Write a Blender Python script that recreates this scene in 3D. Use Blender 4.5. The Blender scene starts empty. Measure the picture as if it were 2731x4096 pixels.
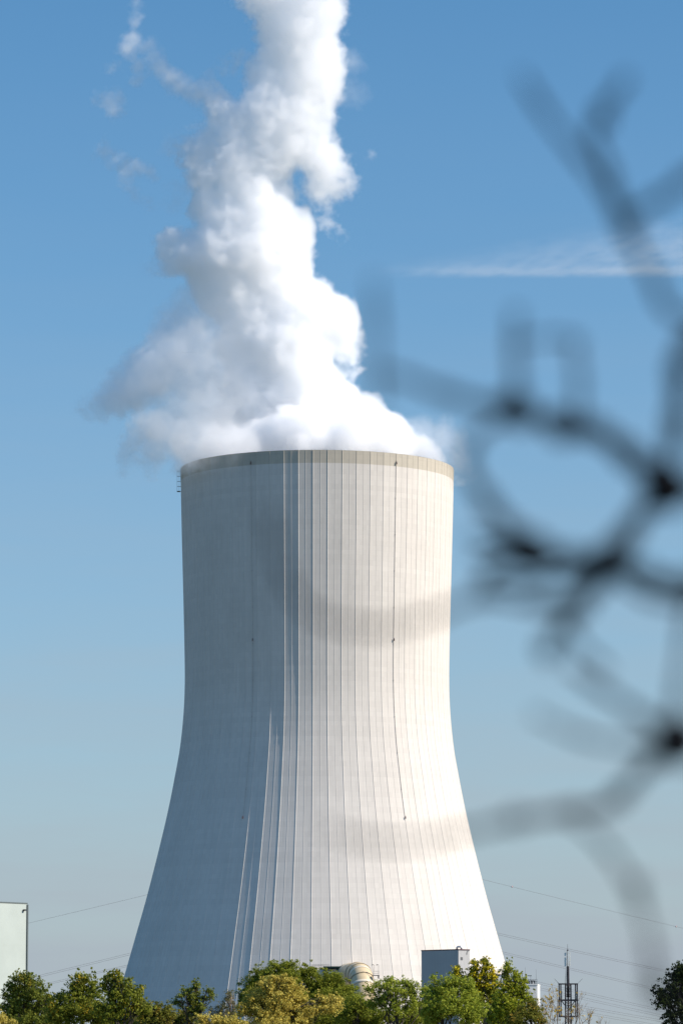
import bpy, math, random
import numpy as np
from mathutils import Vector, Matrix, noise as mnoise

R = math.radians
scene = bpy.context.scene
col = scene.collection

# ------------------------------------------------------------------ camera
F_PX, CX, CY = 16110.0, 1365.5, 2048.0          # focal length and centre in pixels of the photograph
PITCH = math.atan((4215.0 - CY) / F_PX)
CAM_Z = 1.7
cam_data = bpy.data.cameras.new("camera")
cam = bpy.data.objects.new("camera", cam_data)
col.objects.link(cam)
cam.location = (0, 0, CAM_Z)
cam.rotation_euler = (math.pi / 2 + PITCH, 0, 0)
cam_data.sensor_fit = 'HORIZONTAL'
cam_data.sensor_width = 24.0
cam_data.lens = 24.0 * F_PX / 2731.0
cam_data.clip_start = 0.1
cam_data.clip_end = 200000.0
cam_data.dof.use_dof = True
cam_data.dof.focus_distance = 1000.0
cam_data.dof.aperture_fstop = 3.6
cam_data.dof.aperture_blades = 0
scene.camera = cam

# ------------------------------------------------------------------ light
SUN_AZ, SUN_EL = R(76.5), R(36.0)               # azimuth from "towards the camera" round to the right
sun_dir = Vector((math.sin(SUN_AZ) * math.cos(SUN_EL), -math.cos(SUN_AZ) * math.cos(SUN_EL), math.sin(SUN_EL)))
world = bpy.data.worlds.new("World")
scene.world = world
world.use_nodes = True
wn, wl = world.node_tree.nodes, world.node_tree.links
sky = wn.new('ShaderNodeTexSky')
sky.sky_type = 'NISHITA'
sky.sun_disc = False
sky.sun_elevation = SUN_EL
sky.sun_rotation = math.atan2(sun_dir.x, sun_dir.y)
sky.altitude = 50
sky.air_density = 0.9
sky.dust_density = 0.5
sky.ozone_density = 6.0
bg = wn['Background']
bg.inputs['Strength'].default_value = 0.080
hs = wn.new('ShaderNodeHueSaturation')
hs.inputs['Saturation'].default_value = 1.10
hs.inputs['Value'].default_value = 1.03
hs.inputs['Hue'].default_value = 0.489
wl.new(sky.outputs[0], hs.inputs['Color'])
# pale haze layer towards the horizon, with faint streaks of thin cloud
tcw = wn.new('ShaderNodeTexCoord')
sepw = wn.new('ShaderNodeSeparateXYZ'); wl.new(tcw.outputs['Generated'], sepw.inputs[0])
rampw = wn.new('ShaderNodeValToRGB')
rampw.color_ramp.elements[0].color = (0.9, 0.9, 0.9, 1)
rampw.color_ramp.elements[1].position = 0.26; rampw.color_ramp.elements[1].color = (0, 0, 0, 1)
for p_, w_ in ((0.024, 0.80), (0.067, 0.50), (0.131, 0.24), (0.194, 0.07)):
    e_ = rampw.color_ramp.elements.new(p_); e_.color = (w_, w_, w_, 1)
wl.new(sepw.outputs[2], rampw.inputs['Fac'])
for inp_, a_, b_ in (('Saturation', 1.10, 1.12), ('Value', 1.10, 2.25)):     # sky above the view brightened, added fill for the tower's shaded side
    mz = wn.new('ShaderNodeMapRange'); wl.new(sepw.outputs[2], mz.inputs[0])
    for i_, v_ in zip((1, 2, 3, 4), (0.26, 0.7, a_, b_)): mz.inputs[i_].default_value = v_
    wl.new(mz.outputs[0], hs.inputs[inp_])
mapw = wn.new('ShaderNodeMapping'); mapw.inputs['Scale'].default_value = (9, 9, 70)
mapw.inputs['Rotation'].default_value = (0, 0.03, 0)
wl.new(tcw.outputs['Generated'], mapw.inputs['Vector'])
noisew = wn.new('ShaderNodeTexNoise'); noisew.inputs['Scale'].default_value = 1.0; noisew.inputs['Detail'].default_value = 5; noisew.inputs['Roughness'].default_value = 0.55
wl.new(mapw.outputs[0], noisew.inputs['Vector'])
mrw = wn.new('ShaderNodeMapRange'); wl.new(noisew.outputs['Fac'], mrw.inputs[0])
for i_, v_ in zip((1, 2, 3, 4), (0.35, 0.75, 0.86, 1.35)): mrw.inputs[i_].default_value = v_
mulw = wn.new('ShaderNodeMath'); mulw.operation = 'MULTIPLY'; mulw.use_clamp = True
wl.new(rampw.outputs[0], mulw.inputs[0]); wl.new(mrw.outputs[0], mulw.inputs[1])
mixw = wn.new('ShaderNodeMix'); mixw.data_type = 'RGBA'
wl.new(mulw.outputs[0], mixw.inputs[0]); wl.new(hs.outputs[0], mixw.inputs[6]); mixw.inputs[7].default_value = (3.45, 4.0, 4.5, 1)
wl.new(mixw.outputs[2], bg.inputs['Color'])
sun_data = bpy.data.lights.new("sun", 'SUN')
sun_data.energy = 4.45
sun_data.angle = R(0.5)
sun_data.color = (1.0, 0.90, 0.78)
sun = bpy.data.objects.new("sun", sun_data)
col.objects.link(sun)
sun.rotation_euler = sun_dir.to_track_quat('Z', 'Y').to_euler()

scene.view_settings.view_transform = 'Standard'
scene.view_settings.look = 'None'
scene.view_settings.gamma = 1.0
scene.view_settings.exposure = 0.55
scene.cycles.volume_bounces = 40
scene.cycles.max_bounces = 42
scene.cycles.volume_step_rate = 1.0
scene.cycles.volume_max_steps = 1024

# ------------------------------------------------------------------ helpers
def at(px, py, Y):
    """the point at distance Y in front of the camera that stands at this place of the photograph"""
    u, v = (px - CX) / F_PX, -(py - CY) / F_PX
    d = Vector((u, math.cos(PITCH) - v * math.sin(PITCH), math.sin(PITCH) + v * math.cos(PITCH)))
    return Vector((0, 0, CAM_Z)) + d * (Y / d.y)

def mpp(Y):
    return Y / F_PX

def tag(o, label=None, cat=None, group=None, kind=None):
    if label: o['label'] = label
    if cat: o['category'] = cat
    if group: o['group'] = group
    if kind: o['kind'] = kind
    return o

def empty(name, loc):
    o = bpy.data.objects.new(name, None)
    o.empty_display_size = 0.5
    col.objects.link(o)
    o.location = loc
    return o

class MB:
    """collects shapes in world space; build() links them as ONE mesh object"""
    def __init__(self):
        self.v, self.f, self.sm, self.uv = [], [], [], []
    def face(self, idx, smooth=False, uv=None):
        self.f.append(idx); self.sm.append(smooth); self.uv.append(uv)
    def verts(self, pts):
        n = len(self.v); self.v += [tuple(p) for p in pts]; return n
    def box(self, c, s, rz=0.0, rot=None):
        M = rot if rot is not None else Matrix.Rotation(rz, 3, 'Z')
        c = Vector(c); h = Vector(s) * 0.5
        n = self.verts([c + M @ Vector((x * h.x, y * h.y, z * h.z)) for x in (-1, 1) for y in (-1, 1) for z in (-1, 1)])
        for q in ((0, 1, 3, 2), (4, 6, 7, 5), (0, 4, 5, 1), (2, 3, 7, 6), (0, 2, 6, 4), (1, 5, 7, 3)):
            self.face([n + i for i in q])
    def tube(self, pts, rad, seg=8, smooth=True, cap=True, squash=None):
        pts = [Vector(p) for p in pts]
        if not hasattr(rad, '__len__'): rad = [rad] * len(pts)
        n0 = len(self.v)
        up = None
        for i, p in enumerate(pts):
            t = (pts[min(i + 1, len(pts) - 1)] - pts[max(i - 1, 0)]).normalized()
            if up is None:
                up = t.orthogonal().normalized()
            else:
                up = (up - t * up.dot(t))
                up = up.normalized() if up.length > 1e-6 else t.orthogonal().normalized()
            w = t.cross(up)
            self.verts([p + (up * math.cos(a) + w * math.sin(a)) * rad[i] for a in [2 * math.pi * k / seg for k in range(seg)]])
        for i in range(len(pts) - 1):
            for k in range(seg):
                a, b = n0 + i * seg + k, n0 + i * seg + (k + 1) % seg
                self.face([a, b, b + seg, a + seg], smooth)
        if cap:
            self.face([n0 + k for k in range(seg)][::-1])
            self.face([n0 + (len(pts) - 1) * seg + k for k in range(seg)])
    def bar(self, a, b, w, d=None):
        a, b = Vector(a), Vector(b)
        t = (b - a); L = t.length
        if L < 1e-6: return
        rot = t.to_track_quat('Z', 'Y').to_matrix()
        self.box((a + b) / 2, (w, d or w, L), rot=rot)
    def ball(self, c, r, seg=10, rings=6, sz=1.0):
        c = Vector(c); n = self.verts([c + Vector((0, 0, r * sz))])
        for i in range(1, rings):
            th = math.pi * i / rings
            self.verts([c + Vector((r * math.sin(th) * math.cos(2 * math.pi * k / seg), r * math.sin(th) * math.sin(2 * math.pi * k / seg), r * sz * math.cos(th))) for k in range(seg)])
        e = self.verts([c - Vector((0, 0, r * sz))])
        for k in range(seg):
            k2 = (k + 1) % seg
            self.face([n, n + 1 + k, n + 1 + k2], True)
            for i in range(rings - 2):
                a = n + 1 + i * seg
                self.face([a + k, a + seg + k, a + seg + k2, a + k2], True)
            a = n + 1 + (rings - 2) * seg
            self.face([a + k, e, a + k2], True)
    def build(self, name, mat, parent=None, origin=None):
        me = bpy.data.meshes.new(name)
        org = Vector(origin) if origin is not None else (Vector(parent_loc(parent)) if parent else Vector((0, 0, 0)))
        me.from_pydata([tuple(Vector(p) - org) for p in self.v], [], self.f)
        me.polygons.foreach_set('use_smooth', self.sm)
        if any(u is not None for u in self.uv):
            lay = me.uv_layers.new(name='UVMap')
            flat = []
            for f, u in zip(self.f, self.uv):
                for i in range(len(f)):
                    flat += list(u[i]) if u is not None else [0.0, 0.0]
            lay.data.foreach_set('uv', flat)
        for m in (mat if isinstance(mat, (list, tuple)) else [mat]): me.materials.append(m)
        me.update()
        o = bpy.data.objects.new(name, me)
        col.objects.link(o)
        if parent:
            o.parent = parent
        else:
            o.location = org
        return o

def parent_loc(p):
    l = Vector((0, 0, 0))
    while p is not None:
        l += p.location; p = p.parent
    return l

# ------------------------------------------------------------------ materials
def new_mat(name):
    m = bpy.data.materials.new(name); m.use_nodes = True
    nt = m.node_tree
    return m, nt, nt.nodes['Principled BSDF']

def plain(name, color, rough=0.7, var=0.12, scale=3.0, metal=0.0, bump=0.0, spec=0.3):
    m, nt, b = new_mat(name)
    tc = nt.nodes.new('ShaderNodeTexCoord')
    n = nt.nodes.new('ShaderNodeTexNoise'); n.inputs['Scale'].default_value = scale; n.inputs['Detail'].default_value = 5
    nt.links.new(tc.outputs['Object'], n.inputs['Vector'])
    r = nt.nodes.new('ShaderNodeValToRGB')
    r.color_ramp.elements[0].position, r.color_ramp.elements[1].position = 0.3, 0.7
    r.color_ramp.elements[0].color = [c * (1 - var) for c in color] + [1]
    r.color_ramp.elements[1].color = [min(1, c * (1 + var)) for c in color] + [1]
    nt.links.new(n.outputs['Fac'], r.inputs['Fac'])
    nt.links.new(r.outputs['Color'], b.inputs['Base Color'])
    b.inputs['Roughness'].default_value = rough
    b.inputs['Metallic'].default_value = metal
    b.inputs['Specular IOR Level'].default_value = spec
    if bump:
        bp = nt.nodes.new('ShaderNodeBump'); bp.inputs['Strength'].default_value = bump
        nt.links.new(n.outputs['Fac'], bp.inputs['Height']); nt.links.new(bp.outputs[0], b.inputs['Normal'])
    return m

class NT:
    """tiny node expression helper (shader or geometry nodes)"""
    def __init__(self, nt): self.nt = nt
    def _in(self, sock, v):
        if isinstance(v, bpy.types.NodeSocket): self.nt.links.new(v, sock)
        elif v is not None: sock.default_value = v
    def math(self, op, a, b=None, c=None, clamp=False):
        n = self.nt.nodes.new('ShaderNodeMath'); n.operation = op; n.use_clamp = clamp
        for s, v in zip(n.inputs, (a, b, c)): self._in(s, v)
        return n.outputs[0]
    def vec(self, op, a, b=None, out=0):
        n = self.nt.nodes.new('ShaderNodeVectorMath'); n.operation = op
        self._in(n.inputs[0], a)
        if op == 'SCALE': self._in(n.inputs['Scale'], b)
        elif b is not None: self._in(n.inputs[1], b)
        return n.outputs['Value'] if out == 'v' else n.outputs[0]
    def noise(self, v, scale, detail=2.0, rough=0.5, out='Fac', dist=0.0):
        n = self.nt.nodes.new('ShaderNodeTexNoise'); self._in(n.inputs['Vector'], v)
        n.inputs['Scale'].default_value = scale; n.inputs['Detail'].default_value = detail
        n.inputs['Roughness'].default_value = rough; n.inputs['Distortion'].default_value = dist
        return n.outputs[out]
    def voronoi(self, v, scale, feature='F1', out='Distance'):
        n = self.nt.nodes.new('ShaderNodeTexVoronoi'); n.feature = feature; self._in(n.inputs['Vector'], v)
        n.inputs['Scale'].default_value = scale
        return n.outputs[out]
    def smoothstep(self, v, a, b, lo=0.0, hi=1.0):
        n = self.nt.nodes.new('ShaderNodeMapRange'); n.interpolation_type = 'SMOOTHSTEP'
        for i, x in enumerate((v, a, b, lo, hi)): self._in(n.inputs[i], x)
        return n.outputs[0]
    def lin(self, v, a, b, lo, hi):
        n = self.nt.nodes.new('ShaderNodeMapRange')
        for i, x in enumerate((v, a, b, lo, hi)): self._in(n.inputs[i], x)
        return n.outputs[0]

# ------------------------------------------------------------------ the ground
def ground_material():
    m, nt, b = new_mat('meadow')
    h = NT(nt)
    tc = nt.nodes.new('ShaderNodeTexCoord').outputs['Object']
    n1 = h.noise(tc, 0.02, 6, 0.6)
    r = nt.nodes.new('ShaderNodeValToRGB')
    r.color_ramp.elements[0].color = (0.055, 0.060, 0.025, 1); r.color_ramp.elements[1].color = (0.12, 0.11, 0.06, 1)
    r.color_ramp.elements[0].position, r.color_ramp.elements[1].position = 0.35, 0.65
    nt.links.new(n1, r.inputs['Fac']); nt.links.new(r.outputs[0], b.inputs['Base Color'])
    b.inputs['Roughness'].default_value = 0.95
    return m
g = MB()
n = g.verts([(-30000, -3000, 0), (30000, -3000, 0), (30000, 60000, 0), (-30000, 60000, 0)])
g.face([n, n + 1, n + 2, n + 3])
tag(g.build('ground', ground_material()), 'green meadow ground reaching to the horizon behind the trees', 'ground', kind='structure')

# ------------------------------------------------------------------ the cooling tower
D = 1185.0
SIL = [(1882, 545.5), (2157, 539.5), (2412, 533), (2667, 527.6), (2769, 528), (2871, 533.2), (3000, 547), (3106, 566),
       (3208, 585.5), (3310, 608), (3412, 632.5), (3514, 658), (3616, 684.8), (3718, 713.8), (3820, 742.8), (3895, 764)]
TX = at(1267.5, 2600, D).x
prof = []
for py, hw in SIL:
    p = at(1267.5, py, D)
    depth = p.y * math.cos(PITCH) + (p.z - CAM_Z) * math.sin(PITCH)
    prof.append((p.z, hw * depth / F_PX))
prof.sort()
pz = np.array([a for a, b in prof]); pr = np.array([b for a, b in prof])
RIM_R = prof[-1][1]
RIM_Z = at(1267.5, 1799, D - RIM_R).z
def tower_r(z):
    if z < pz[0]:
        return pr[0] + (pz[0] - z) * (pr[0] - pr[1]) / (pz[1] - pz[0]) * 1.04
    if z > pz[-1]:
        return pr[-1] + (z - pz[-1]) * 0.02
    # Catmull-Rom through the measured silhouette
    i = int(min(max(np.searchsorted(pz, z) - 1, 0), len(pz) - 2))
    h = pz[i + 1] - pz[i]; t = (z - pz[i]) / h
    m0 = (pr[i + 1] - pr[max(i - 1, 0)]) / (pz[i + 1] - pz[max(i - 1, 0)])
    m1 = (pr[min(i + 2, len(pz) - 1)] - pr[i]) / (pz[min(i + 2, len(pz) - 1)] - pz[i])
    return ((2*t**3 - 3*t**2 + 1) * pr[i] + (t**3 - 2*t**2 + t) * h * m0 + (-2*t**3 + 3*t**2) * pr[i+1] + (t**3 - t**2) * h * m1)

NF = 60
PHI0 = R(-13.3)                                  # a big rib stands here; 0 faces the camera, + is right
def tpt(phi, r, z):
    return Vector((TX + r * math.sin(phi), D - r * math.cos(phi), z))

def concrete_material(name, base):
    m, nt, b = new_mat(name)
    h = NT(nt)
    uvn = nt.nodes.new('ShaderNodeUVMap'); uvn.uv_map = 'UVMap'
    sep = nt.nodes.new('ShaderNodeSeparateXYZ'); nt.links.new(uvn.outputs[0], sep.inputs[0])
    u, v = sep.outputs[0], sep.outputs[1]
    lift = h.math('DIVIDE', v, 1.45)
    # one tint per formwork panel
    comb = nt.nodes.new('ShaderNodeCombineXYZ')
    nt.links.new(h.math('FLOOR', h.math('MULTIPLY', u, 4.0)), comb.inputs[0])
    nt.links.new(h.math('FLOOR', lift), comb.inputs[1])
    wnz = nt.nodes.new('ShaderNodeTexWhiteNoise'); wnz.noise_dimensions = '2D'
    nt.links.new(comb.outputs[0], wnz.inputs['Vector'])
    tint = h.lin(wnz.outputs['Value'], 0, 1, 0.975, 1.02)
    comb2 = nt.nodes.new('ShaderNodeCombineXYZ')
    nt.links.new(h.math('FLOOR', lift), comb2.inputs[1])
    wn2 = nt.nodes.new('ShaderNodeTexWhiteNoise'); wn2.noise_dimensions = '2D'
    nt.links.new(comb2.outputs[0], wn2.inputs['Vector'])
    tint = h.math('MULTIPLY', tint, h.lin(wn2.outputs['Value'], 0, 1, 0.975, 1.015))
    # joints between lifts and between panels
    fr = h.math('FRACT', lift)
    seam = h.math('LESS_THAN', fr, 0.09)
    fu = h.math('FRACT', h.math('MULTIPLY', u, 4.0))
    seamv = h.math('LESS_THAN', fu, 0.05)
    seam2 = h.math('MAXIMUM', h.math('MULTIPLY', seam, 0.035), h.math('MULTIPLY', seamv, 0.03))
    tint = h.math('MULTIPLY', tint, h.math('SUBTRACT', 1.0, seam2))
    # rain streaks and broad weathering
    comb3 = nt.nodes.new('ShaderNodeCombineXYZ')
    nt.links.new(h.math('MULTIPLY', u, 9.0), comb3.inputs[0]); nt.links.new(h.math('MULTIPLY', v, 0.05), comb3.inputs[1])
    st = h.noise(comb3.outputs[0], 1.0, 4, 0.6)
    tint = h.math('MULTIPLY', tint, h.lin(st, 0.3, 0.7, 0.94, 1.03))
    comb4 = nt.nodes.new('ShaderNodeCombineXYZ')
    nt.links.new(h.math('MULTIPLY', u, 0.35), comb4.inputs[0]); nt.links.new(h.math('MULTIPLY', v, 0.045), comb4.inputs[1])
    br = h.noise(comb4.outputs[0], 1.0, 5, 0.6)
    tint = h.math('MULTIPLY', tint, h.lin(br, 0.3, 0.7, 0.94, 1.03))
    mix = nt.nodes.new('ShaderNodeVectorMath'); mix.operation = 'SCALE'
    mix.inputs[0].default_value = base
    nt.links.new(tint, mix.inputs['Scale'])
    nt.links.new(mix.outputs[0], b.inputs['Base Color'])
    b.inputs['Roughness'].default_value = 0.9
    b.inputs['Specular IOR Level'].default_value = 0.15
    bp = nt.nodes.new('ShaderNodeBump'); bp.inputs['Strength'].default_value = 0.5; bp.inputs['Distance'].default_value = 0.02
    nt.links.new(h.math('SUBTRACT', st, seam2), bp.inputs['Height'])
    nt.links.new(bp.outputs[0], b.inputs['Normal'])
    return m
M_shell = concrete_material('tower_concrete', (0.61, 0.568, 0.515))
M_band = concrete_material('rim_concrete', (0.47, 0.425, 0.35))
M_dark = plain('dark_steel', (0.03, 0.03, 0.033), 0.5, 0.2)
M_cable = plain('cable_grey', (0.32, 0.29, 0.26), 0.7)
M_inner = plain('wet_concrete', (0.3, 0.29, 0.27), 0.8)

tower = empty('cooling_tower', (TX, D, 0))
tag(tower, 'huge pale ribbed concrete cooling tower with a beige rim band and steam above', 'cooling tower')

def shell_piece(name, z0, z1, mat, big=(0.17, 0.05, 0.08), small=(0.11, 0.04, 0.038), dz=2.9):
    mb = MB()
    nz = max(2, int(round((z1 - z0) / dz)) + 1)
    zs = [z0 + (z1 - z0) * i / (nz - 1) for i in range(nz)]
    rs = [tower_r(z) for z in zs]
    st = 2 * math.pi / NF
    def strip(cols, us):
        n0 = len(mb.v)
        for c in cols: mb.verts(c)
        for k in range(len(cols) - 1):
            for i in range(nz - 1):
                a = n0 + k * nz + i; b = n0 + (k + 1) * nz + i
                mb.face([a, b, b + 1, a + 1], True, [(us[k], zs[i]), (us[k + 1], zs[i]), (us[k + 1], zs[i + 1]), (us[k], zs[i + 1])])
    for f in range(NF):
        p0, p1 = PHI0 + f * st, PHI0 + (f + 1) * st
        A = [tpt(p0, r, z) for r, z in zip(rs, zs)]
        B = [tpt(p1, r, z) for r, z in zip(rs, zs)]
        strip([A, B], (f, f + 1))
        for (phi, C, (wb, wt, h), uc) in ((p0, A, big, f), ((p0 + p1) / 2, [(a + b) / 2 for a, b in zip(A, B)], small, f + 0.5)):
            tv = Vector((math.cos(phi), math.sin(phi), 0)); nv = Vector((math.sin(phi), -math.cos(phi), 0))
            c0 = [c - tv * wb - nv * 0.06 for c in C]; c1 = [c - tv * wt + nv * h for c in C]
            c2 = [c + tv * wt + nv * h for c in C]; c3 = [c + tv * wb - nv * 0.06 for c in C]
            e = 0.02
            strip([c0, c1], (uc + 0.02, uc + 0.03)); strip([c1, c2], (uc + .03, uc + .04)); strip([c2, c3], (uc + .04, uc + .05))
    return mb
BAND_Z = RIM_Z - 3.75
shell_piece('shell', 0.0, BAND_Z, M_shell).build('shell', M_shell, tower)
bandmb = shell_piece('rim_band', BAND_Z, RIM_Z, M_band)
# the lip: flat top ring and the inner wall
n_lip = 120
lip = MB()
for k in range(n_lip):
    a0, a1 = 2 * math.pi * k / n_lip, 2 * math.pi * (k + 1) / n_lip
    ro, ri = tower_r(RIM_Z) - 0.06, tower_r(RIM_Z) - 0.9
    n = bandmb.verts([tpt(a0, ro, RIM_Z + .02), tpt(a1, ro, RIM_Z + .02), tpt(a1, ri, RIM_Z + .02), tpt(a0, ri, RIM_Z + .02)])
    bandmb.face([n, n + 1, n + 2, n + 3], False, [(0, 0)] * 4)
    for z0, z1 in ((RIM_Z - 60, RIM_Z - 30), (RIM_Z - 30, RIM_Z + .02)):
        n = lip.verts([tpt(a0, tower_r(z0) - .9, z0), tpt(a1, tower_r(z0) - .9, z0), tpt(a1, tower_r(z1) - .9, z1), tpt(a0, tower_r(z1) - .9, z1)])
        lip.face([n + 1, n, n + 3, n + 2], True)
bandmb.build('rim_band', M_band, tower)
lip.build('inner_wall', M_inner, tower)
# cable runs with warning lights down the shell
def cable_run(phi, zt, zb, lights):
    mb = MB()
    zs = np.linspace(zt, zb, 60)
    pts = [tpt(phi, tower_r(z) + 0.16, z) for z in zs]
    mb.tube(pts, 0.03, 5)
    for i in range(len(pts) - 1):
        for q in range(3):
            p = pts[i].lerp(pts[i + 1], q / 3)
            if q == 1 and i % 6 == 0: mb.box(p, (0.10, 0.14, 0.25), phi)
    o = mb.build('cable_run', M_cable, tower)
    for z in lights:
        l = MB(); p = tpt(phi, tower_r(z) + 0.4, z)
        l.tube([p + Vector((0, 0, q)) for q in (-.35, -.3, .1, .12, .4, .5)], [.04, .14, .14, .10, .10, .02], 10, smooth=False)
        l.build('warning_light', M_lamp, o)
M_lamp = plain('lamp_red', (0.10, 0.045, 0.04), 0.4, 0.1)
def z_at(py, phi, zguess=100.0):
    z = zguess
    for _ in range(4):
        z = at(1267.5, py, D - tower_r(z) * math.cos(phi)).z
    return z
for phi in (R(-27.6), R(34.6)):
    cable_run(phi, z_at(1840, phi), z_at(3272, phi), [z_at(1853, phi), z_at(2560, phi), z_at(3272, phi)])
# access cage on the left edge of the rim
cage = MB()
phi = R(-89)
za, zb = z_at(1882, phi), z_at(1966, phi)
for dphi in (-0.006, 0.006):
    for dr in (0.4, 1.0):
        cage.bar(tpt(phi + dphi, tower_r(za) + dr, za + .5), tpt(phi + dphi, tower_r(za) + dr, zb), 0.06)
z = zb
while z < za + .6:
    for dphi in (-0.006, 0.006):
        cage.bar(tpt(phi + dphi, tower_r(za) - .1, z), tpt(phi + dphi, tower_r(za) + 1.0, z), 0.06)
    cage.bar(tpt(phi - .006, tower_r(za) + 1, z), tpt(phi + .006, tower_r(za) + 1, z), 0.06)
    z += 1.5
cage.box(tpt(phi, tower_r(za) + .55, zb), (1.2, 1.0, .18), phi)
cage.build('access_cage', M_dark, tower)

#@STEAM
# ------------------------------------------------------------------ steam
def vapor(name, part, mat, lo, hi, voxel, build_field, hull_thr, hull_voxel):
    """a mesh hull at the edge of the vapour that carries its density as a voxel grid"""
    ng = bpy.data.node_groups.new(name + '_field', 'GeometryNodeTree')
    ng.interface.new_socket('Geometry', in_out='INPUT', socket_type='NodeSocketGeometry')
    ng.interface.new_socket('Geometry', in_out='OUTPUT', socket_type='NodeSocketGeometry')
    gi, go = ng.nodes.new('NodeGroupInput'), ng.nodes.new('NodeGroupOutput')
    h = NT(ng)
    pos = ng.nodes.new('GeometryNodeInputPosition').outputs[0]
    dens = build_field(h, pos)
    def cube(vx):
        vc = ng.nodes.new('GeometryNodeVolumeCube')
        ng.links.new(dens, vc.inputs['Density'])
        vc.inputs['Min'].default_value = lo; vc.inputs['Max'].default_value = hi
        for i, ax in enumerate(('X', 'Y', 'Z')):
            vc.inputs['Resolution ' + ax].default_value = max(4, int((hi[i] - lo[i]) / vx[i]))
        return vc
    # first pass: the hull
    vc = cube(hull_voxel)
    vm = ng.nodes.new('GeometryNodeVolumeToMesh')
    vm.inputs['Threshold'].default_value = hull_thr
    ng.links.new(vc.outputs[0], vm.inputs['Volume'])
    ng.links.new(vm.outputs[0], go.inputs[0])
    me0 = bpy.data.meshes.new(name)
    o = bpy.data.objects.new(name, me0)
    col.objects.link(o)
    md = o.modifiers.new('density', 'NODES'); md.node_group = ng
    dg = bpy.context.evaluated_depsgraph_get(); dg.update()
    hull = bpy.data.meshes.new_from_object(o.evaluated_get(dg), depsgraph=dg)
    hull.name = name
    o.data = hull
    hull.materials.clear(); hull.materials.append(mat)
    ng.nodes.remove(vc); ng.nodes.remove(vm)
    # second pass: the density grid, carried by a volume inside the hull
    vc = cube(voxel)
    sm = ng.nodes.new('GeometryNodeSetMaterial'); sm.inputs['Material'].default_value = mat
    ng.links.new(vc.outputs[0], sm.inputs['Geometry'])
    ng.links.new(sm.outputs[0], go.inputs[0])
    o.modifiers.remove(md)
    vd = bpy.data.volumes.new(part); vd.materials.append(mat)
    vo = bpy.data.objects.new(part, vd)
    col.objects.link(vo); vo.parent = o
    vo.modifiers.new('density', 'NODES').node_group = ng
    return o

def vapor_material(name, factor, aniso, color=(1, 1, 1)):
    m = bpy.data.materials.new(name); m.use_nodes = True
    nt = m.node_tree; nt.nodes.remove(nt.nodes['Principled BSDF'])
    sc = nt.nodes.new('ShaderNodeVolumeScatter')
    sc.inputs['Color'].default_value = (*color, 1); sc.inputs['Anisotropy'].default_value = aniso
    a = nt.nodes.new('ShaderNodeAttribute'); a.attribute_name = 'density'
    mu = nt.nodes.new('ShaderNodeMath'); mu.operation = 'MULTIPLY'; mu.inputs[1].default_value = factor
    nt.links.new(a.outputs['Fac'], mu.inputs[0]); nt.links.new(mu.outputs[0], sc.inputs['Density'])
    nt.links.new(sc.outputs[0], nt.nodes['Material Output'].inputs['Volume'])
    return m

# (x, y, radius) in a 1568-pixel-wide photograph, depth offset in metres
CORE = [(520,1050,60,0),(520,1055,50,-18),(600,1030,75,-10),(600,1030,75,14),(690,1010,90,-16),(690,1010,80,14),(790,1012,92,-14),
 (790,1015,90,14),(880,1022,76,-10),(880,1022,76,12),(950,1045,52,0),(985,1058,36,0),
 (640,940,105,0),(740,960,105,4),(830,975,66,0),(900,1000,46,0),(560,960,80,6),
 (600,880,90,4),(690,890,105,0),(756,905,54,0),
 (570,800,75,6),(650,800,105,0),(708,800,76,0),
 (772,745,56,-2),(800,780,34,-2),(812,818,30,-2),(822,842,20,-2),(790,845,16,-2),
 (600,730,98,2),(690,720,92,0),(745,712,58,-3),
 (540,660,92,2),(640,655,82,0),(672,628,46,0),
 (500,600,88,0),(590,590,98,0),(655,575,62,0),
 (440,590,46,-3),(404,596,32,-3),(376,608,26,-3),(354,612,17,-3),(388,565,28,-3),(405,540,26,-3),
 (520,530,78,0),(610,520,82,0),(676,505,46,2),
 (470,470,52,0),(570,460,78,0),(640,455,46,0)]
UPPER = [(738,500,26,0),(770,530,20,0),(792,545,14,0),(745,470,24,0),
 (470,400,58,0),(550,390,78,0),(625,385,52,0),(738,440,34,0),(770,430,34,0),(800,425,22,0),
 (462,340,52,0),(550,330,78,0),(640,340,84,0),(735,372,62,0),(785,395,32,0),
 (520,272,62,0),(620,270,86,0),(700,280,68,0),
 (500,222,38,0),(462,205,24,0),(565,205,26,0),(640,190,72,0),(700,190,76,0),(756,190,40,0),
 (695,110,88,0),(760,130,46,0),(640,50,72,0),(715,40,78,0),(590,15,38,0),(680,-40,98,0),(745,-60,80,0),(630,-90,110,0)]
VEIL = [(470,800,105,0),(420,840,90,0),(350,870,62,0),(290,895,42,0),(235,915,28,0),(200,930,20,0),(500,880,115,0),(430,760,70,0),
 (480,950,90,-8),(400,965,58,-8),(470,1010,66,-14),(420,1030,42,-12),(455,1058,34,-20),(500,1045,46,-26),(550,1040,40,-32),(440,1050,34,0),(480,1040,46,10),
 (390,1000,44,-12),(990,1025,52,0),(1020,1035,46,0),(1045,1055,32,0),(1058,1085,24,0),(960,1010,40,0),
 (395,320,20,0),(400,470,24,0),(420,430,30,0),(360,600,20,0),(450,700,50,0),(800,200,26,0),(810,130,22,0)]
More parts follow.
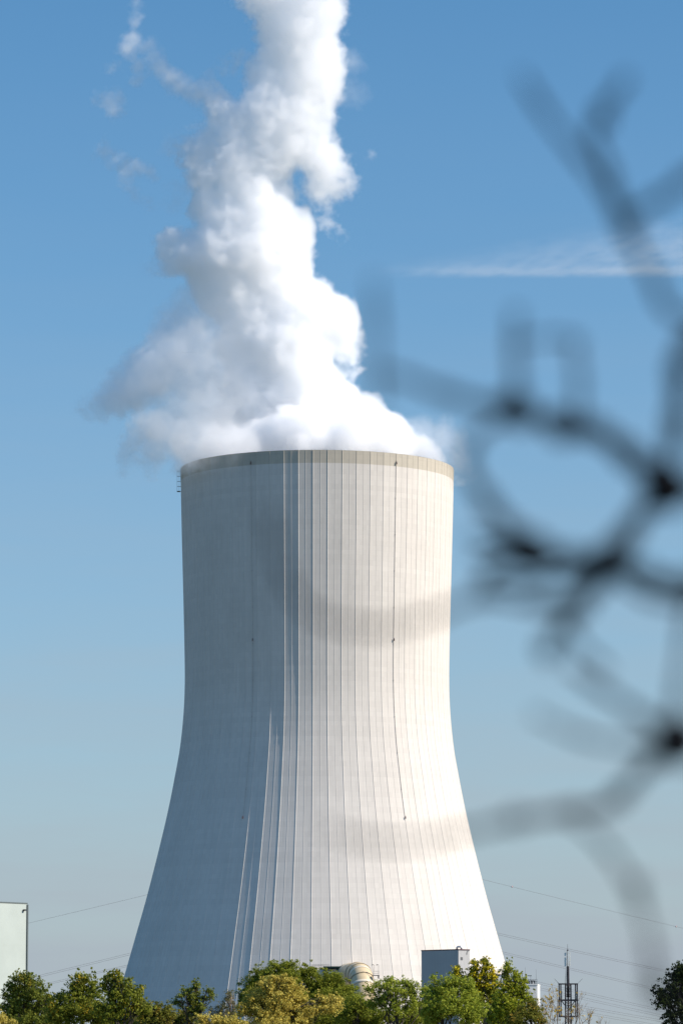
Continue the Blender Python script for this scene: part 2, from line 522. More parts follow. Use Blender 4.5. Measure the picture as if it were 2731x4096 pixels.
WISP = [(500,1032,42,-22),(462,1044,36,-22),(432,1050,28,-18),(404,1005,36,-12),(375,990,34,-10),(540,1030,40,-26),(345,985,38,-8),(318,1015,28,-8),(295,1045,18,-8),(286,1075,11,-8),(360,1010,34,-10),(345,1050,24,-10),(348,1085,16,-10),(352,1105,9,-10),
 (350,860,52,0),(310,890,44,0),(268,912,34,0),(228,930,24,0),(196,946,14,0),(400,800,50,0),(430,740,40,0),(1052,1110,14,0),
 (320,10,12,0),(319,45,14,0),(312,85,18,0),(303,110,20,0),(316,150,17,0),(312,185,13,0),(345,110,14,0),(358,140,18,0),(375,170,22,0),(400,188,22,0),(425,200,24,0),(450,208,24,0),(478,215,24,0),(350,160,12,0),
 (240,228,18,0),(258,222,14,0),(252,248,14,0),(250,266,8,0),(253,150,11,0),(262,140,6,0),(245,345,14,0),(270,360,16,0),(290,372,18,0),(318,375,16,0),(345,380,15,0),(360,400,9,0),(298,400,14,0),(303,425,13,0),(320,445,12,0),(342,465,10,0),(355,480,7,0),
 (540,145,16,0),(515,155,12,0),(565,142,10,0),(490,170,12,0),(868,360,8,0)]
K = 2731.0 / 1568.0
def steam_field(h, pos):
    D0 = D
    w1 = h.vec('SUBTRACT', h.noise(pos, 0.055, 2, 0.5, 'Color'), (0.5, 0.5, 0.5))
    w2 = h.vec('SUBTRACT', h.noise(pos, 0.21, 3, 0.55, 'Color'), (0.5, 0.5, 0.5))
    q = h.vec('ADD', h.vec('ADD', pos, h.vec('SCALE', w1, 9.0)), h.vec('SCALE', w2, 3.2))
    def union(lst, k, grow):
        acc = None
        for x, y, r, dy in lst:
            c = at(x * K, y * K, D0 + dy); rm = r * K * mpp(D0) * grow
            d = h.math('SUBTRACT', rm, h.vec('LENGTH', h.vec('SUBTRACT', q, tuple(c)), out='v'))
            acc = d if acc is None else h.math('SMOOTH_MAX', acc, d, k)
        return acc
    f1 = h.noise(pos, 0.10, 6, 0.58)
    f2 = h.noise(pos, 0.42, 5, 0.6)
    bil = h.voronoi(q, 0.16)
    bil2 = h.voronoi(q, 0.42)
    n = h.math('ADD', h.math('MULTIPLY', h.math('SUBTRACT', f1, 0.5), 13.0), h.math('MULTIPLY', h.math('SUBTRACT', f2, 0.5), 5.0))
    bl = h.math('ADD', h.math('MULTIPLY', h.math('SUBTRACT', 0.45, bil), 2.6), h.math('MULTIPLY', h.math('SUBTRACT', 0.45, bil2), 1.3))
    core = h.math('ADD', h.math('ADD', union(CORE, 4.0, 1.08), h.math('MULTIPLY', n, 0.55)), bl)
    up = h.math('ADD', h.math('ADD', union(UPPER, 4.0, 1.12), h.math('ADD', h.math('MULTIPLY', n, 1.05), h.math('MULTIPLY', h.math('SUBTRACT', f2, 0.5), 4.0))), h.math('MULTIPLY', bl, 0.6))
    veil = h.math('ADD', union(VEIL, 5.0, 1.14), h.math('MULTIPLY', n, 0.9))
    wisp = h.math('ADD', union(WISP, 2.0, 1.5), h.math('ADD', h.math('MULTIPLY', h.math('SUBTRACT', f1, 0.5), 4.0), h.math('MULTIPLY', h.math('SUBTRACT', f2, 0.5), 7.0)))
    dc = h.smoothstep(core, 0.0, 2.6)
    du = h.math('MULTIPLY', h.smoothstep(up, -0.3, 4.2), 0.75)
    fv = h.noise(q, 0.16, 5, 0.65)
    dv = h.math('MULTIPLY', h.smoothstep(veil, -3.0, 7.0), h.smoothstep(fv, 0.30, 0.62, 0.02, 0.24))
    dw = h.math('MULTIPLY', h.smoothstep(wisp, -0.8, 3.2), h.smoothstep(fv, 0.24, 0.58, 0.05, 0.42))
    d = h.math('MAXIMUM', h.math('MAXIMUM', dc, du), h.math('MAXIMUM', dv, dw))
    # nothing outside the shell below the lip on the side of the wall, nothing deep in the shaft
    return h.math('MULTIPLY', d, h.smoothstep(h.math('ADD', dc, d), 0.004, 0.02))
M_steam = vapor_material('steam', 0.42, 0.35)
lo = at(150 * K, 1115 * K, D); hi = at(1100 * K, -60 * K, D)
plume = vapor('steam_plume', 'steam', M_steam, (lo.x, D - 36, lo.z), (hi.x, D + 36, hi.z), (0.42, 0.55, 0.42), steam_field, 0.03, (0.8, 0.9, 0.8))
tag(plume, 'towering white steam plume rising and drifting from the mouth of the cooling tower', 'steam')
#@END_STEAM
#@REST
# ------------------------------------------------------------------ contrail high in the sky
def contrail_field(h, pos):
    Yc = 30000.0
    a = at(840 * K, 628 * K, Yc)
    sep = bpy_node(h, 'ShaderNodeSeparateXYZ'); h.nt.links.new(pos, sep.inputs[0])
    x, y, z = sep.outputs
    dx = h.math('SUBTRACT', x, a.x)
    zb = a.z                                    # sharp lower edge, feathered upward
    dz = h.math('SUBTRACT', z, zb)
    dyy = h.math('ABSOLUTE', h.math('SUBTRACT', y, Yc))
    grow = h.lin(dx, 0, 2600, 0.0, 1.0)
    width = h.lin(dx, 0, 2300, 60.0, 520.0)
    comb = bpy_node(h, 'ShaderNodeCombineXYZ')
    h.nt.links.new(h.math('MULTIPLY', h.math('SUBTRACT', dx, h.math('MULTIPLY', dz, 1.5)), 0.004), comb.inputs[0])
    h.nt.links.new(h.math('MULTIPLY', y, 0.003), comb.inputs[1])
    h.nt.links.new(h.math('MULTIPLY', dz, 0.012), comb.inputs[2])
    f = h.noise(comb.outputs[0], 1.4, 5, 0.65)
    fib = h.smoothstep(f, 0.24, 0.74)
    body = h.math('MULTIPLY', h.smoothstep(dz, -12, 14), h.math('SUBTRACT', 1.0, h.smoothstep(h.math('DIVIDE', dz, width), 0.25, 1.0)))
    edge = h.math('MULTIPLY', h.smoothstep(dz, -14, 6), h.math('SUBTRACT', 1.0, h.smoothstep(dz, 15, 60)))
    d = h.math('ADD', h.math('MULTIPLY', h.math('MULTIPLY', body, fib), h.math('MULTIPLY', grow, 0.95)), h.math('MULTIPLY', h.math('MULTIPLY', h.math('MULTIPLY', edge, 0.75), h.smoothstep(f, 0.2, 0.6)), h.smoothstep(dx, 60, 900)))
    return h.math('MULTIPLY', d, h.math('SUBTRACT', 1.0, h.smoothstep(dyy, 120, 200)))
def bpy_node(h, n): return h.nt.nodes.new(n)
M_trail = vapor_material('ice_haze', 0.0016, 0.0)
ca, cb = at(800 * K, 640 * K, 30000), at(1700 * K, 500 * K, 30000)
trail = vapor('contrail', 'ice_haze', M_trail, (ca.x, 29780, ca.z), (cb.x, 30220, cb.z), (12, 40, 6), contrail_field, 0.10, (18, 45, 9))
tag(trail, 'thin white streaky contrail with a sharp lower edge in the blue sky', 'contrail')

# ------------------------------------------------------------------ buildings
M_clad = None
def corrugated(name, color, pitch):
    m, nt, b = new_mat(name); h = NT(nt)
    uvn = nt.nodes.new('ShaderNodeUVMap'); uvn.uv_map = 'UVMap'
    sep = nt.nodes.new('ShaderNodeSeparateXYZ'); nt.links.new(uvn.outputs[0], sep.inputs[0])
    w = h.math('SINE', h.math('MULTIPLY', sep.outputs[0], 2 * math.pi / pitch))
    bp = nt.nodes.new('ShaderNodeBump'); bp.inputs['Distance'].default_value = 0.02; bp.inputs['Strength'].default_value = 0.35
    nt.links.new(w, bp.inputs['Height']); nt.links.new(bp.outputs[0], b.inputs['Normal'])
    n = h.noise(uvn.outputs[0], 0.15, 4)
    sc = nt.nodes.new('ShaderNodeVectorMath'); sc.operation = 'SCALE'; sc.inputs[0].default_value = color
    nt.links.new(h.math('MULTIPLY', h.lin(n, .3, .7, .94, 1.04), h.lin(w, -1, 1, 0.965, 1.0)), sc.inputs['Scale'])
    nt.links.new(sc.outputs[0], b.inputs['Base Color'])
    b.inputs['Roughness'].default_value = 0.55; b.inputs['Specular IOR Level'].default_value = 0.25
    return m
M_mint = corrugated('mint_cladding', (0.40, 0.445, 0.41), 0.33)
M_grey = corrugated('grey_cladding', (0.40, 0.395, 0.39), 1.1)
M_trim = plain('trim_grey', (0.10, 0.12, 0.12), 0.5)
M_galv = plain('galvanised', (0.45, 0.46, 0.47), 0.4, 0.1, metal=0.6)
M_white = plain('white_paint', (0.72, 0.70, 0.67), 0.6, 0.05)
M_roofd = plain('roof_felt', (0.12, 0.11, 0.11), 0.9)

def wall_quad(mb, p, q, z0, z1):
    L = (Vector(q) - Vector(p)).length
    nseg = 1
    n = mb.verts([(p[0], p[1], z0), (q[0], q[1], z0), (q[0], q[1], z1), (p[0], p[1], z1)])
    mb.face([n, n + 1, n + 2, n + 3], False, [(0, z0), (L, z0), (L, z1), (0, z1)])

def block_building(name, label, foot, ztop, wall_mat, trim_mat, over=0.12, cat='building'):
    """foot: corner points in order, seen from above counter-clockwise"""
    o = empty(name, (foot[0][0], foot[0][1], 0)); tag(o, label, cat)
    mb = MB()
    for i in range(len(foot)): wall_quad(mb, foot[i], foot[(i + 1) % len(foot)], 0, ztop)
    mb.build('wall', wall_mat, o)
    rf = MB(); c = Vector((sum(f[0] for f in foot) / len(foot), sum(f[1] for f in foot) / len(foot), 0))
    ex = [Vector((f[0], f[1], 0)) + (Vector((f[0], f[1], 0)) - c).normalized() * over for f in foot]
    n = rf.verts([(p.x, p.y, ztop) for p in ex] + [(p.x, p.y, ztop + 0.28) for p in ex]); k = len(foot)
    rf.face([n + i for i in range(k)][::-1]); rf.face([n + k + i for i in range(k)])
    for i in range(k): rf.face([n + i, n + (i + 1) % k, n + k + (i + 1) % k, n + k + i])
    rf.build('roof_edge', trim_mat, o)
    return o

# tall pale hall at the left edge
Y = 900.0
e = at(109, 3613, Y); ddir = Vector((6.1, 7.6, 0)).normalized(); nin = Vector((-ddir.y, ddir.x, 0))
p0 = Vector((e.x, e.y, 0)); p1 = p0 - ddir * 45
hall = block_building('industrial_hall', 'tall pale mint corrugated metal hall cut off by the left edge of the view',
                      [tuple(p1), tuple(p0), tuple(p0 + nin * 30), tuple(p1 + nin * 30)], e.z - .28, M_mint, M_trim)
t = MB(); out = -nin
t.box(p0 + out * 0.10 + Vector((0, 0, e.z / 2 - .2)), (0.34, 0.3, e.z - .4), math.atan2(ddir.y, ddir.x)); t.build('corner_trim', M_trim, hall)
q = at(95, 3643, Y); lp = p0 - ddir * 1.2 + out * 0.35; lp.z = q.z
t = MB(); t.box(lp, (0.5, 0.5, 0.35), math.atan2(ddir.y, ddir.x)); t.bar(lp + Vector((0, 0, .1)), lp + nin * .35 + Vector((0, 0, .1)), .12)
t.build('wall_lamp', M_dark, hall)

# small grey stair tower in front of the cooling tower
Y = 1050.0
c0 = at(1833, 3798, Y); dl = Vector((-9.7, 11.0, 0)); dr_ = Vector((2.95, 2.6, 0))
f0 = Vector((c0.x, c0.y, 0))
Lw = (at(1685, 3800, Y + 11) - c0); dl = Vector((Lw.x, 11.0, 0))
Rw = (at(1878, 3800, Y + 2.6) - c0); dr_ = Vector((Rw.x, 2.6, 0))
stair = block_building('stair_tower', 'small plain grey block with dark roof line at the right foot of the tower',
                       [tuple(f0), tuple(f0 + dr_), tuple(f0 + dr_ + dl), tuple(f0 + dl)], c0.z - .28, M_grey, plain('roof_trim', (0.09, 0.05, 0.06), 0.6))
rz_r = math.atan2(dr_.y, dr_.x); n_r = Vector((dr_.y, -dr_.x, 0)).normalized()
lv = MB(); ctr = f0 + dr_ * 0.28; pz_ = at(1845, 3836, Y).z
for i in range(7):
    lv.box(ctr + n_r * .06 + Vector((0, 0, pz_ - .32 + i * .11)), (0.72, 0.08, 0.06), rz_r)
lv.box(ctr + n_r * .02 + Vector((0, 0, pz_)), (0.8, 0.05, 0.8), rz_r)
lv.build('louvre', plain('louvre_grey', (0.2, 0.2, 0.2), 0.5), stair)
dp = MB(); a = f0 + dr_ * .78 + n_r * .1; zt = c0.z - .5
dp.tube([a + Vector((0, 0, zt)) + dr_.normalized() * .35, a + Vector((0, 0, zt)), a + Vector((0, 0, zt - .2)) - dr_.normalized() * .15, a + Vector((0, 0, zt - 0.9)) - dr_.normalized() * .25], .06, 6)
dp.build('downpipe', M_trim, stair)
vt = MB(); v0 = f0 + dl * .16 + dr_ * .4; zr = c0.z
vt.tube([v0 + Vector((0, 0, zr)), v0 + Vector((0, 0, zr + .45)), v0 + Vector((.25, 0, zr + .68)), v0 + Vector((0.9, .1, zr + .7)), v0 + Vector((1.15, .1, zr + .45)), v0 + Vector((1.15, .1, zr))], .26, 10)
vt.build('roof_vent', M_galv, stair)

# flue-gas duct that bends out of the tower wall
M_duct = plain('duct_beige', (0.56, 0.44, 0.27), 0.45, 0.06, 1.2)
M_ring = plain('duct_pale', (0.66, 0.58, 0.45), 0.5, 0.05)
M_groove = plain('duct_groove', (0.30, 0.24, 0.16), 0.6)
YD = 1108.0
vx = at(1452, 3900, YD).x; topz = at(1440, 3849, YD).z
Rd = 46.5 * mpp(YD); cz = topz - Rd
end = Vector((vx, YD, 0)); start = Vector((at(1378, 3900, 1134).x, 1134.0, cz))
hd = Vector((end.x - start.x, end.y - start.y, 0)); hl = hd.length; hd.normalize()
BR = 6.2
path = [start + hd * s for s in np.linspace(0, hl - BR, 8)]
cc = start + hd * (hl - BR) - Vector((0, 0, BR))
for i in range(1, 15):
    a = math.pi / 2 * i / 14
    path.append(cc + hd * BR * math.sin(a) + Vector((0, 0, BR * math.cos(a))))
for z in np.linspace(cz - BR - 1, 0.0, 10): path.append(Vector((end.x, end.y, z)))
duct = empty('flue_duct', (end.x, end.y, 0)); tag(duct, 'beige ringed pipe elbow bending down out of the cooling tower wall', 'duct')
mb = MB(); mb.tube(path, Rd, 40); mb.build('pipe', M_duct, duct)
def ring_at(s, w, extra, mat, name):
    i = int(s); f = s - i
    p = path[i].lerp(path[i + 1], f); tdir = (path[i + 1] - path[i]).normalized()
    m2 = MB(); m2.tube([p - tdir * w / 2 * 1.0, p - tdir * w / 2, p + tdir * w / 2], [Rd * .98, Rd + extra, Rd + extra], 40, smooth=True)
    m2.build(name, mat, duct)
for s in (3.0, 11.6, 16.9): ring_at(s, 0.8, 0.10, M_ring, 'pale_band')
for s in (6.2, 9.6, 14.0, 20.6, 22.5): ring_at(s, 0.22, 0.16, M_groove, 'flange')
pl = MB(); pb = at(1496, 3903, YD - 1)
for xx in (0, 1.2):
    pl.bar(pb + Vector((xx, 0, 0)), pb + Vector((xx, 0, 2.6)), .07)
    pl.tube([pb + Vector((xx, 0, 2.6)), pb + Vector((xx - .1, 0, 2.9)), pb + Vector((xx - .45, 0, 2.95))], .05, 5)
    pl.box(pb + Vector((xx - .5, 0, 2.8)), (.3, .2, .2))
for zz in (0, .55, 1.1): pl.bar(pb + Vector((-.2, 0, zz)), pb + Vector((1.3, 0, zz)), .07)
for zz in np.linspace(-.1, 1.1, 7): pl.bar(pb + Vector((1.3, 0, zz)), pb + Vector((1.3, 1.2, zz)), .05)
pl.box(pb + Vector((.5, .5, -.1)), (2.0, 1.4, .12)); pl.box(pb + Vector((1.2, .2, -.5)), (.35, .35, .8))
pl.build('platform', M_dark, duct)

# steel-framed opening in the tower wall behind the duct
M_gsteel = plain('green_steel', (0.02, 0.05, 0.045), 0.5)
zt = at(1335, 3868, 1130).z; zb = at(1335, 3906, 1130).z
xl, xr = at(1293, 3868, 1130).x, at(1378, 3868, 1130).x
yw = D - tower_r(zt) - .9
op = MB()
op.box(((xl + xr) / 2, yw, zt - .15), (xr - xl, 1.0, .34)); op.box(((xl + xr) / 2, yw + .1, zt - .95), (xr - xl - .5, .8, .22))
op.box((xl + .15, yw, (zt + 0) / 2 - .2), (.34, 1.0, zt - .4)); op.box((xr - .15, yw, (zt + 0) / 2 - .2), (.34, 1.0, zt - .4))
op.box(((xl + xr) / 2, yw + .1, zb + .3), (xr - xl - .5, .8, .5)); op.box((xl + 3.4, yw + .1, zb / 2), (.3, .7, zb))
op.box(((xl + xr) / 2 - .3, yw + .3, zt - .55), (xr - xl - 1.1, .5, .5))
op.build('opening_frame', M_gsteel, tower)
pn = MB(); pn.box(((xl + xr) / 2, yw + .45, (zt + zb) / 2 - .2), (xr - xl - .8, .5, zt - zb - 2.0))
for k in range(5): pn.bar((xl + .9, yw - .2, zt - .75 ), (xl + 3.2, yw - .2, zt - .75), .10)
pn.build('opening_panel', M_white, tower)
rl = MB()
for k in range(9): rl.bar((xl - 3.2 + k * .4, yw - .1, zt - .1), (xl - 3.2 + k * .4, yw - .1, zt + .55), .04)
for zz in (.55, .25): rl.bar((xl - 3.4, yw - .1, zt + zz), (xl + 1.8, yw - .1, zt + zz), .05)
rl.build('handrail', M_dark, tower)

# white service block with roof equipment, right of the tower foot
Y = 1000.0
wr = at(2149, 3938, Y); wl_ = at(2050, 3938, Y); up = at(1962, 3897, Y); ur = at(2046, 3897, Y)
yd = 12.0
serv = block_building('service_block', 'white block half hidden by the green poplar, carrying aerials and a railing on its roof',
                      [(wl_.x, Y, 0), (wr.x, Y, 0), (wr.x + 1.2, Y + yd, 0), (wl_.x, Y + yd, 0)], wr.z - .28, M_white, M_white)
eq = MB()
for k in range(12):
    xx = wr.x - .1 - k * .42
    eq.bar((xx, Y + .2, wr.z), (xx, Y + .2, wr.z + 1.1), .05)
for zz in (.55, 1.1): eq.bar((wr.x, Y + .2, wr.z + zz), (wl_.x, Y + .2, wr.z + zz), .06)
eq.build('roof_railing', M_dark, serv)
un = MB()
for k, xx in enumerate((.7, 1.35, 2.0, 2.55)):
    un.box((wr.x - xx, Y + .9, wr.z + .45), (.32 if k % 2 else .2, .5, .85)); un.bar((wr.x - xx - .3, Y + .6, wr.z + .9), (wr.x - xx + .1, Y + .6, wr.z + .2), .14)
un.build('roof_unit', M_dark, serv)
ub = MB(); ub.box((wr.x - 1.0, Y + .75, wr.z + .55), (.3, .4, 1.0)); ub.build('roof_cabinet', M_white, serv)
for px, ytop, ybot in ((2100, 3871, 3938), (2143.5, 3879, 3938)):
    ae = MB(); a = at(px, ytop, Y + 1); ae.tube([(a.x, a.y, wr.z), (a.x, a.y, a.z)], [.035, .02], 5); ae.build('aerial', M_dark, serv)
for px, py in ((2083, 3897), (2117, 3905)):
    fl = MB(); a = at(px, py, Y + 2)
    fl.bar((a.x + .3, a.y, wr.z), (a.x + .3, a.y, a.z), .07); fl.box((a.x, a.y, a.z), (1.1, .5, .18)); fl.build('floodlight', M_trim, serv)
serv2 = block_building('service_annex', 'pale roof-railed annex hidden behind the yellow and green poplars at the tower foot',
                       [(up.x, Y + 14, 0), (ur.x, Y + 14, 0), (ur.x, Y + 24, 0), (up.x, Y + 24, 0)], up.z - .1, M_white, plain('annex_roof', (0.25, 0.16, 0.15), 0.7))
rl = MB()
for k in range(5): rl.bar((at(1988 + k * 4.5, 3890, Y + 14).x, Y + 14.3, up.z + .1), (at(1988 + k * 4.5, 3890, Y + 14).x, Y + 14.3, up.z + 1.4), .06)
for zz in (.75, 1.4): rl.bar((at(1987, 3890, Y + 14).x, Y + 14.3, up.z + zz), (at(2008, 3890, Y + 14).x, Y + 14.3, up.z + zz), .06)
rl.build('roof_railing', M_dark, serv2)

# ------------------------------------------------------------------ radio mast
Y = 620.0
base = at(2273, 4096, Y); MX = at(2272, 4000, Y).x
mast = empty('radio_mast', (MX, Y, 0)); tag(mast, 'dark lattice radio mast with white aerial panels on top rising right of the tower', 'mast')
def zz(py): return at(2272, py, Y).z
M_mast = plain('mast_steel', (0.035, 0.03, 0.035), 0.5, 0.2)
M_panel = plain('aerial_white', (0.70, 0.71, 0.67), 0.5, 0.05)
mb = MB(); mb.tube([(MX, Y, zz(3990)), (MX, Y, zz(3940)), (MX, Y, zz(3868)), (MX - .04, Y, zz(3800))], [.22, .22, .19, .12], 12)
mb.tube([(MX - .04, Y, zz(3800)), (MX - .04, Y, zz(3779))], .025, 5); mb.build('pole', M_mast, mast)
s = mpp(Y)
def panel(dx, dy, y0, y1, w=.22, mat=None):
    p = MB(); p.box((MX + dx, Y + dy, (zz(y0) + zz(y1)) / 2), (w, .14, zz(y0) - zz(y1)))
    p.bar((MX + dx, Y + dy + .1, zz(y0) - .3), (MX, Y, zz(y0) - .3), .05); p.bar((MX + dx, Y + dy + .1, zz(y1) + .3), (MX, Y, zz(y1) + .3), .05)
    p.build('aerial_panel', mat or M_panel, mast)
panel(-.42, -.1, 3806, 3826, .24); panel(-.42, -.1, 3832, 3867, .24)
panel(.0, -.32, 3806, 3867, .20); panel(.30, .05, 3806, 3868, .16)
ld = MB()
for dx in (-.30, -.14): ld.bar((MX + dx, Y - .2, zz(3870)), (MX + dx - .22, Y - .2, zz(3940)), .035)
for k in range(16):
    t_ = k / 15; z_ = zz(3870) + (zz(3940) - zz(3870)) * t_
    ld.bar((MX - .30 - .22 * t_, Y - .2, z_), (MX - .14 - .22 * t_, Y - .2, z_), .03)
ld.build('ladder', M_mast, mast)
# lattice shaft
lt = MB(); hw = .40
legs = [(-hw, -hw), (hw, -hw), (hw, hw), (-hw, hw)]
zt_, zb_ = zz(3940), 0.0
for a in legs: lt.bar((MX + a[0], Y + a[1], zt_), (MX + a[0] * 1.15, Y + a[1] * 1.15, zb_), .13)
z_ = zt_; k = 0
while z_ > 0.9:
    for i in range(4):
        a, b = legs[i], legs[(i + 1) % 4]
        if k % 2: a, b = b, a
        lt.bar((MX + a[0], Y + a[1], z_), (MX + b[0], Y + b[1], z_ - .85), .07)
    z_ -= .85; k += 1
lt.tube([(MX, Y, zz(3985)), (MX, Y, 0)], .14, 8)
lt.build('lattice_shaft', M_mast, mast)
for py, thick in ((3938, .18), (4003, .26), (4068, .22)):
    fr = MB(); w = 36 * s; zc = zz(py)
    for a, b in (((-w, -.7), (w, -.7)), ((w, -.7), (w, .7)), ((w, .7), (-w, .7)), ((-w, .7), (-w, -.7))):
        fr.bar((MX + a[0], Y + a[1], zc), (MX + b[0], Y + b[1], zc), thick)
    fr.bar((MX - w, Y, zc), (MX + w, Y, zc), thick)
    if py == 4003:
        for sg in (-1, 1): fr.bar((MX + sg * w * .8, Y, zc), (MX + sg * hw, Y, zc - .9), .12)
    fr.build('carrier_frame', M_mast, mast)
for dx in (-36, -29, 29, 36):
    for dy in (-.7, .7):
        st_ = MB(); st_.bar((MX + dx * s, Y + dy, zz(3938)), (MX + dx * s, Y + dy, zz(4068)), .11); st_.build('strut', M_mast, mast)
for dx, y0 in ((-29, 3966), (-29, 3984), (30, 3968), (30, 3985)):
    ru = MB(); ru.box((MX + dx * s, Y - .75, zz(y0 + 7)), (.3, .25, 14 * s)); ru.box((MX + dx * s, Y - .95, zz(y0 + 7)), (.22, .12, 9 * s)); ru.build('radio_unit', M_trim, mast)
for dx, mt in ((-38, M_trim), (40, M_panel)):
    ru = MB(); ru.box((MX + dx * s, Y - .8, zz(4045)), (.22, .16, 30 * s)); ru.bar((MX + dx * s, Y - .7, zz(4038)), (MX + dx * .9 * s, Y - .7, zz(4038)), .06); ru.build('lower_panel', mt, mast)
for sg in (-1, 1):
    wa = MB(); wa.bar((MX + sg * 36 * s, Y - .7, zz(3938)), (MX + sg * 56 * s, Y - .7, zz(3917)), .04); wa.build('whip_aerial', M_mast, mast)
wa = MB(); wa.bar((MX - 36 * s, Y + .7, zz(3938)), (MX - 47 * s, Y + .7, zz(3923)), .04); wa.build('whip_aerial', M_mast, mast)

# ------------------------------------------------------------------ power lines behind the tower
M_wire = plain('aluminium_wire', (0.22, 0.20, 0.20), 0.5, 0.05)
YW = 1420.0
PK = 1387.0
def wire(name, label, left, peak_y, right, rad, yoff=0.0, balls=()):
    """left/right: (px, py) points the wire passes; the hidden pylon at PK carries the crest"""
    (lx, ly), (rx, ry) = left, right
    pts = []
    def span(xe, ye, sag):
        n = 26
        far = xe
        for i in range(n + 1):
            t = i / n
            pts.append((xe + (PK - xe) * t, ye + (peak_y - ye) * t + sag * 4 * t * (1 - t)))
    # extend beyond the frame
    xl = -500.0; yl = ly + (ly - peak_y) / (lx - PK) * (xl - lx)
    xr = 3200.0; yr = ry + (ry - peak_y) / (rx - PK) * (xr - rx)
    span(xl, yl, 6)
    left_pts = list(pts); pts.clear()
    span(xr, yr, 6)
    allp = left_pts + pts[::-1][1:]
    org = at(PK, peak_y, YW + yoff)
    mb = MB(); mb.tube([at(x, y, YW + yoff) for x, y in allp], rad, 5)
    o = mb.build('power_line', M_wire, origin=org)
    tag(o, label, 'power line', 'power lines behind the cooling tower')
    for bx in balls:
        xs = [p[0] for p in allp]; ys = [p[1] for p in allp]
        by = float(np.interp(bx, xs, ys)); c = at(bx, by, YW + yoff)
        b = MB(); b.ball(c, .33, 12, 8)
        # two-coloured shell: upper half pale, lower half red
        bo = b.build('marker_ball', [M_ballw, M_ballr], o)
        for f in bo.data.polygons:
            if (f.center.x + f.center.z * .6) > (c - org).x + (c - org).z * .6 + .16: f.material_index = 1
    return o
M_ballw = plain('ball_white', (0.75, 0.72, 0.70), 0.5, 0.03); M_ballr = plain('ball_red', (0.30, 0.05, 0.04), 0.5, 0.05)
wire('power_line', 'topmost thin wire carrying small red and white marker balls', (110, 3690), 3382, (2731, 3710), .04, 0, (2047, 2703))
wire('power_line', 'upper wire of the pair passing the tip of the radio mast', (153, 3899), 3594, (2671, 3880), .042, 8)
wire('power_line', 'lower wire of the pair passing the tip of the radio mast', (153, 3906), 3601, (2671, 3887), .042, 8)
wire('power_line', 'upper wire of the pair passing just below the white aerial panels', (191, 3929), 3655, (2615, 3948), .042, 8)
wire('power_line', 'lower wire of the pair passing just below the white aerial panels', (191, 3935), 3662, (2615, 3955), .042, 8)
for k, (dy, w_) in enumerate(((0, 'topmost'), (8, 'second'), (22, 'third'), (30, 'lowest'))):
    wire('power_line', w_ + ' of the four wires crossing the upper cage of the radio mast', (300, 4000 + dy), 3752 + dy, (2620, 4029 + dy), .04, 14)
    wire('power_line', w_ + ' of the four wires crossing low behind the foot cage of the mast', (300, 4075 + dy), 3849 + dy, (2625, 4073 + dy), .04, 14)

# ------------------------------------------------------------------ trees
def leaf_mat(name, dark, light, accent=None, acc_amt=0.0, transl=0.38):
    m, nt, b = new_mat(name); h = NT(nt)
    geo = nt.nodes.new('ShaderNodeNewGeometry')
    tc = nt.nodes.new('ShaderNodeTexCoord').outputs['Object']
    r = nt.nodes.new('ShaderNodeValToRGB')
    r.color_ramp.elements[0].color = (*dark, 1); r.color_ramp.elements[1].color = (*light, 1)
    cl = h.noise(tc, 0.9, 3)
    fac = h.math('ADD', h.math('MULTIPLY', geo.outputs['Random Per Island'], 0.65), h.lin(cl, .3, .7, -.05, .4))
    nt.links.new(fac, r.inputs['Fac'])
    c = r.outputs[0]
    if accent:
        an = h.noise(tc, 0.55, 4, .6)
        an2 = h.math('ADD', an, h.math('MULTIPLY', h.math('SUBTRACT', geo.outputs['Random Per Island'], .5), .22))
        af = h.smoothstep(an2, .62 - acc_amt * .35, .70 - acc_amt * .35)
        mx = nt.nodes.new('ShaderNodeMix'); mx.data_type = 'RGBA'
        nt.links.new(af, mx.inputs[0]); nt.links.new(c, mx.inputs[6]); mx.inputs[7].default_value = (*accent, 1)
        c = mx.outputs[2]
    nt.links.new(c, b.inputs['Base Color'])
    b.inputs['Roughness'].default_value = 0.6; b.inputs['Specular IOR Level'].default_value = 0.12
    tr = nt.nodes.new('ShaderNodeBsdfTranslucent'); nt.links.new(c, tr.inputs['Color'])
    ms = nt.nodes.new('ShaderNodeMixShader'); ms.inputs[0].default_value = transl
    nt.links.new(b.outputs[0], ms.inputs[1]); nt.links.new(tr.outputs[0], ms.inputs[2])
    nt.links.new(ms.outputs[0], nt.nodes['Material Output'].inputs['Surface'])
    return m

M_bark = plain('bark', (0.07, 0.055, 0.04), 0.9, 0.3, 6)
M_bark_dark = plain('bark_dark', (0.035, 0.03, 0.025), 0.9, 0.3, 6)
M_twig = plain('pale_twig', (0.22, 0.17, 0.12), 0.85, 0.2, 6)

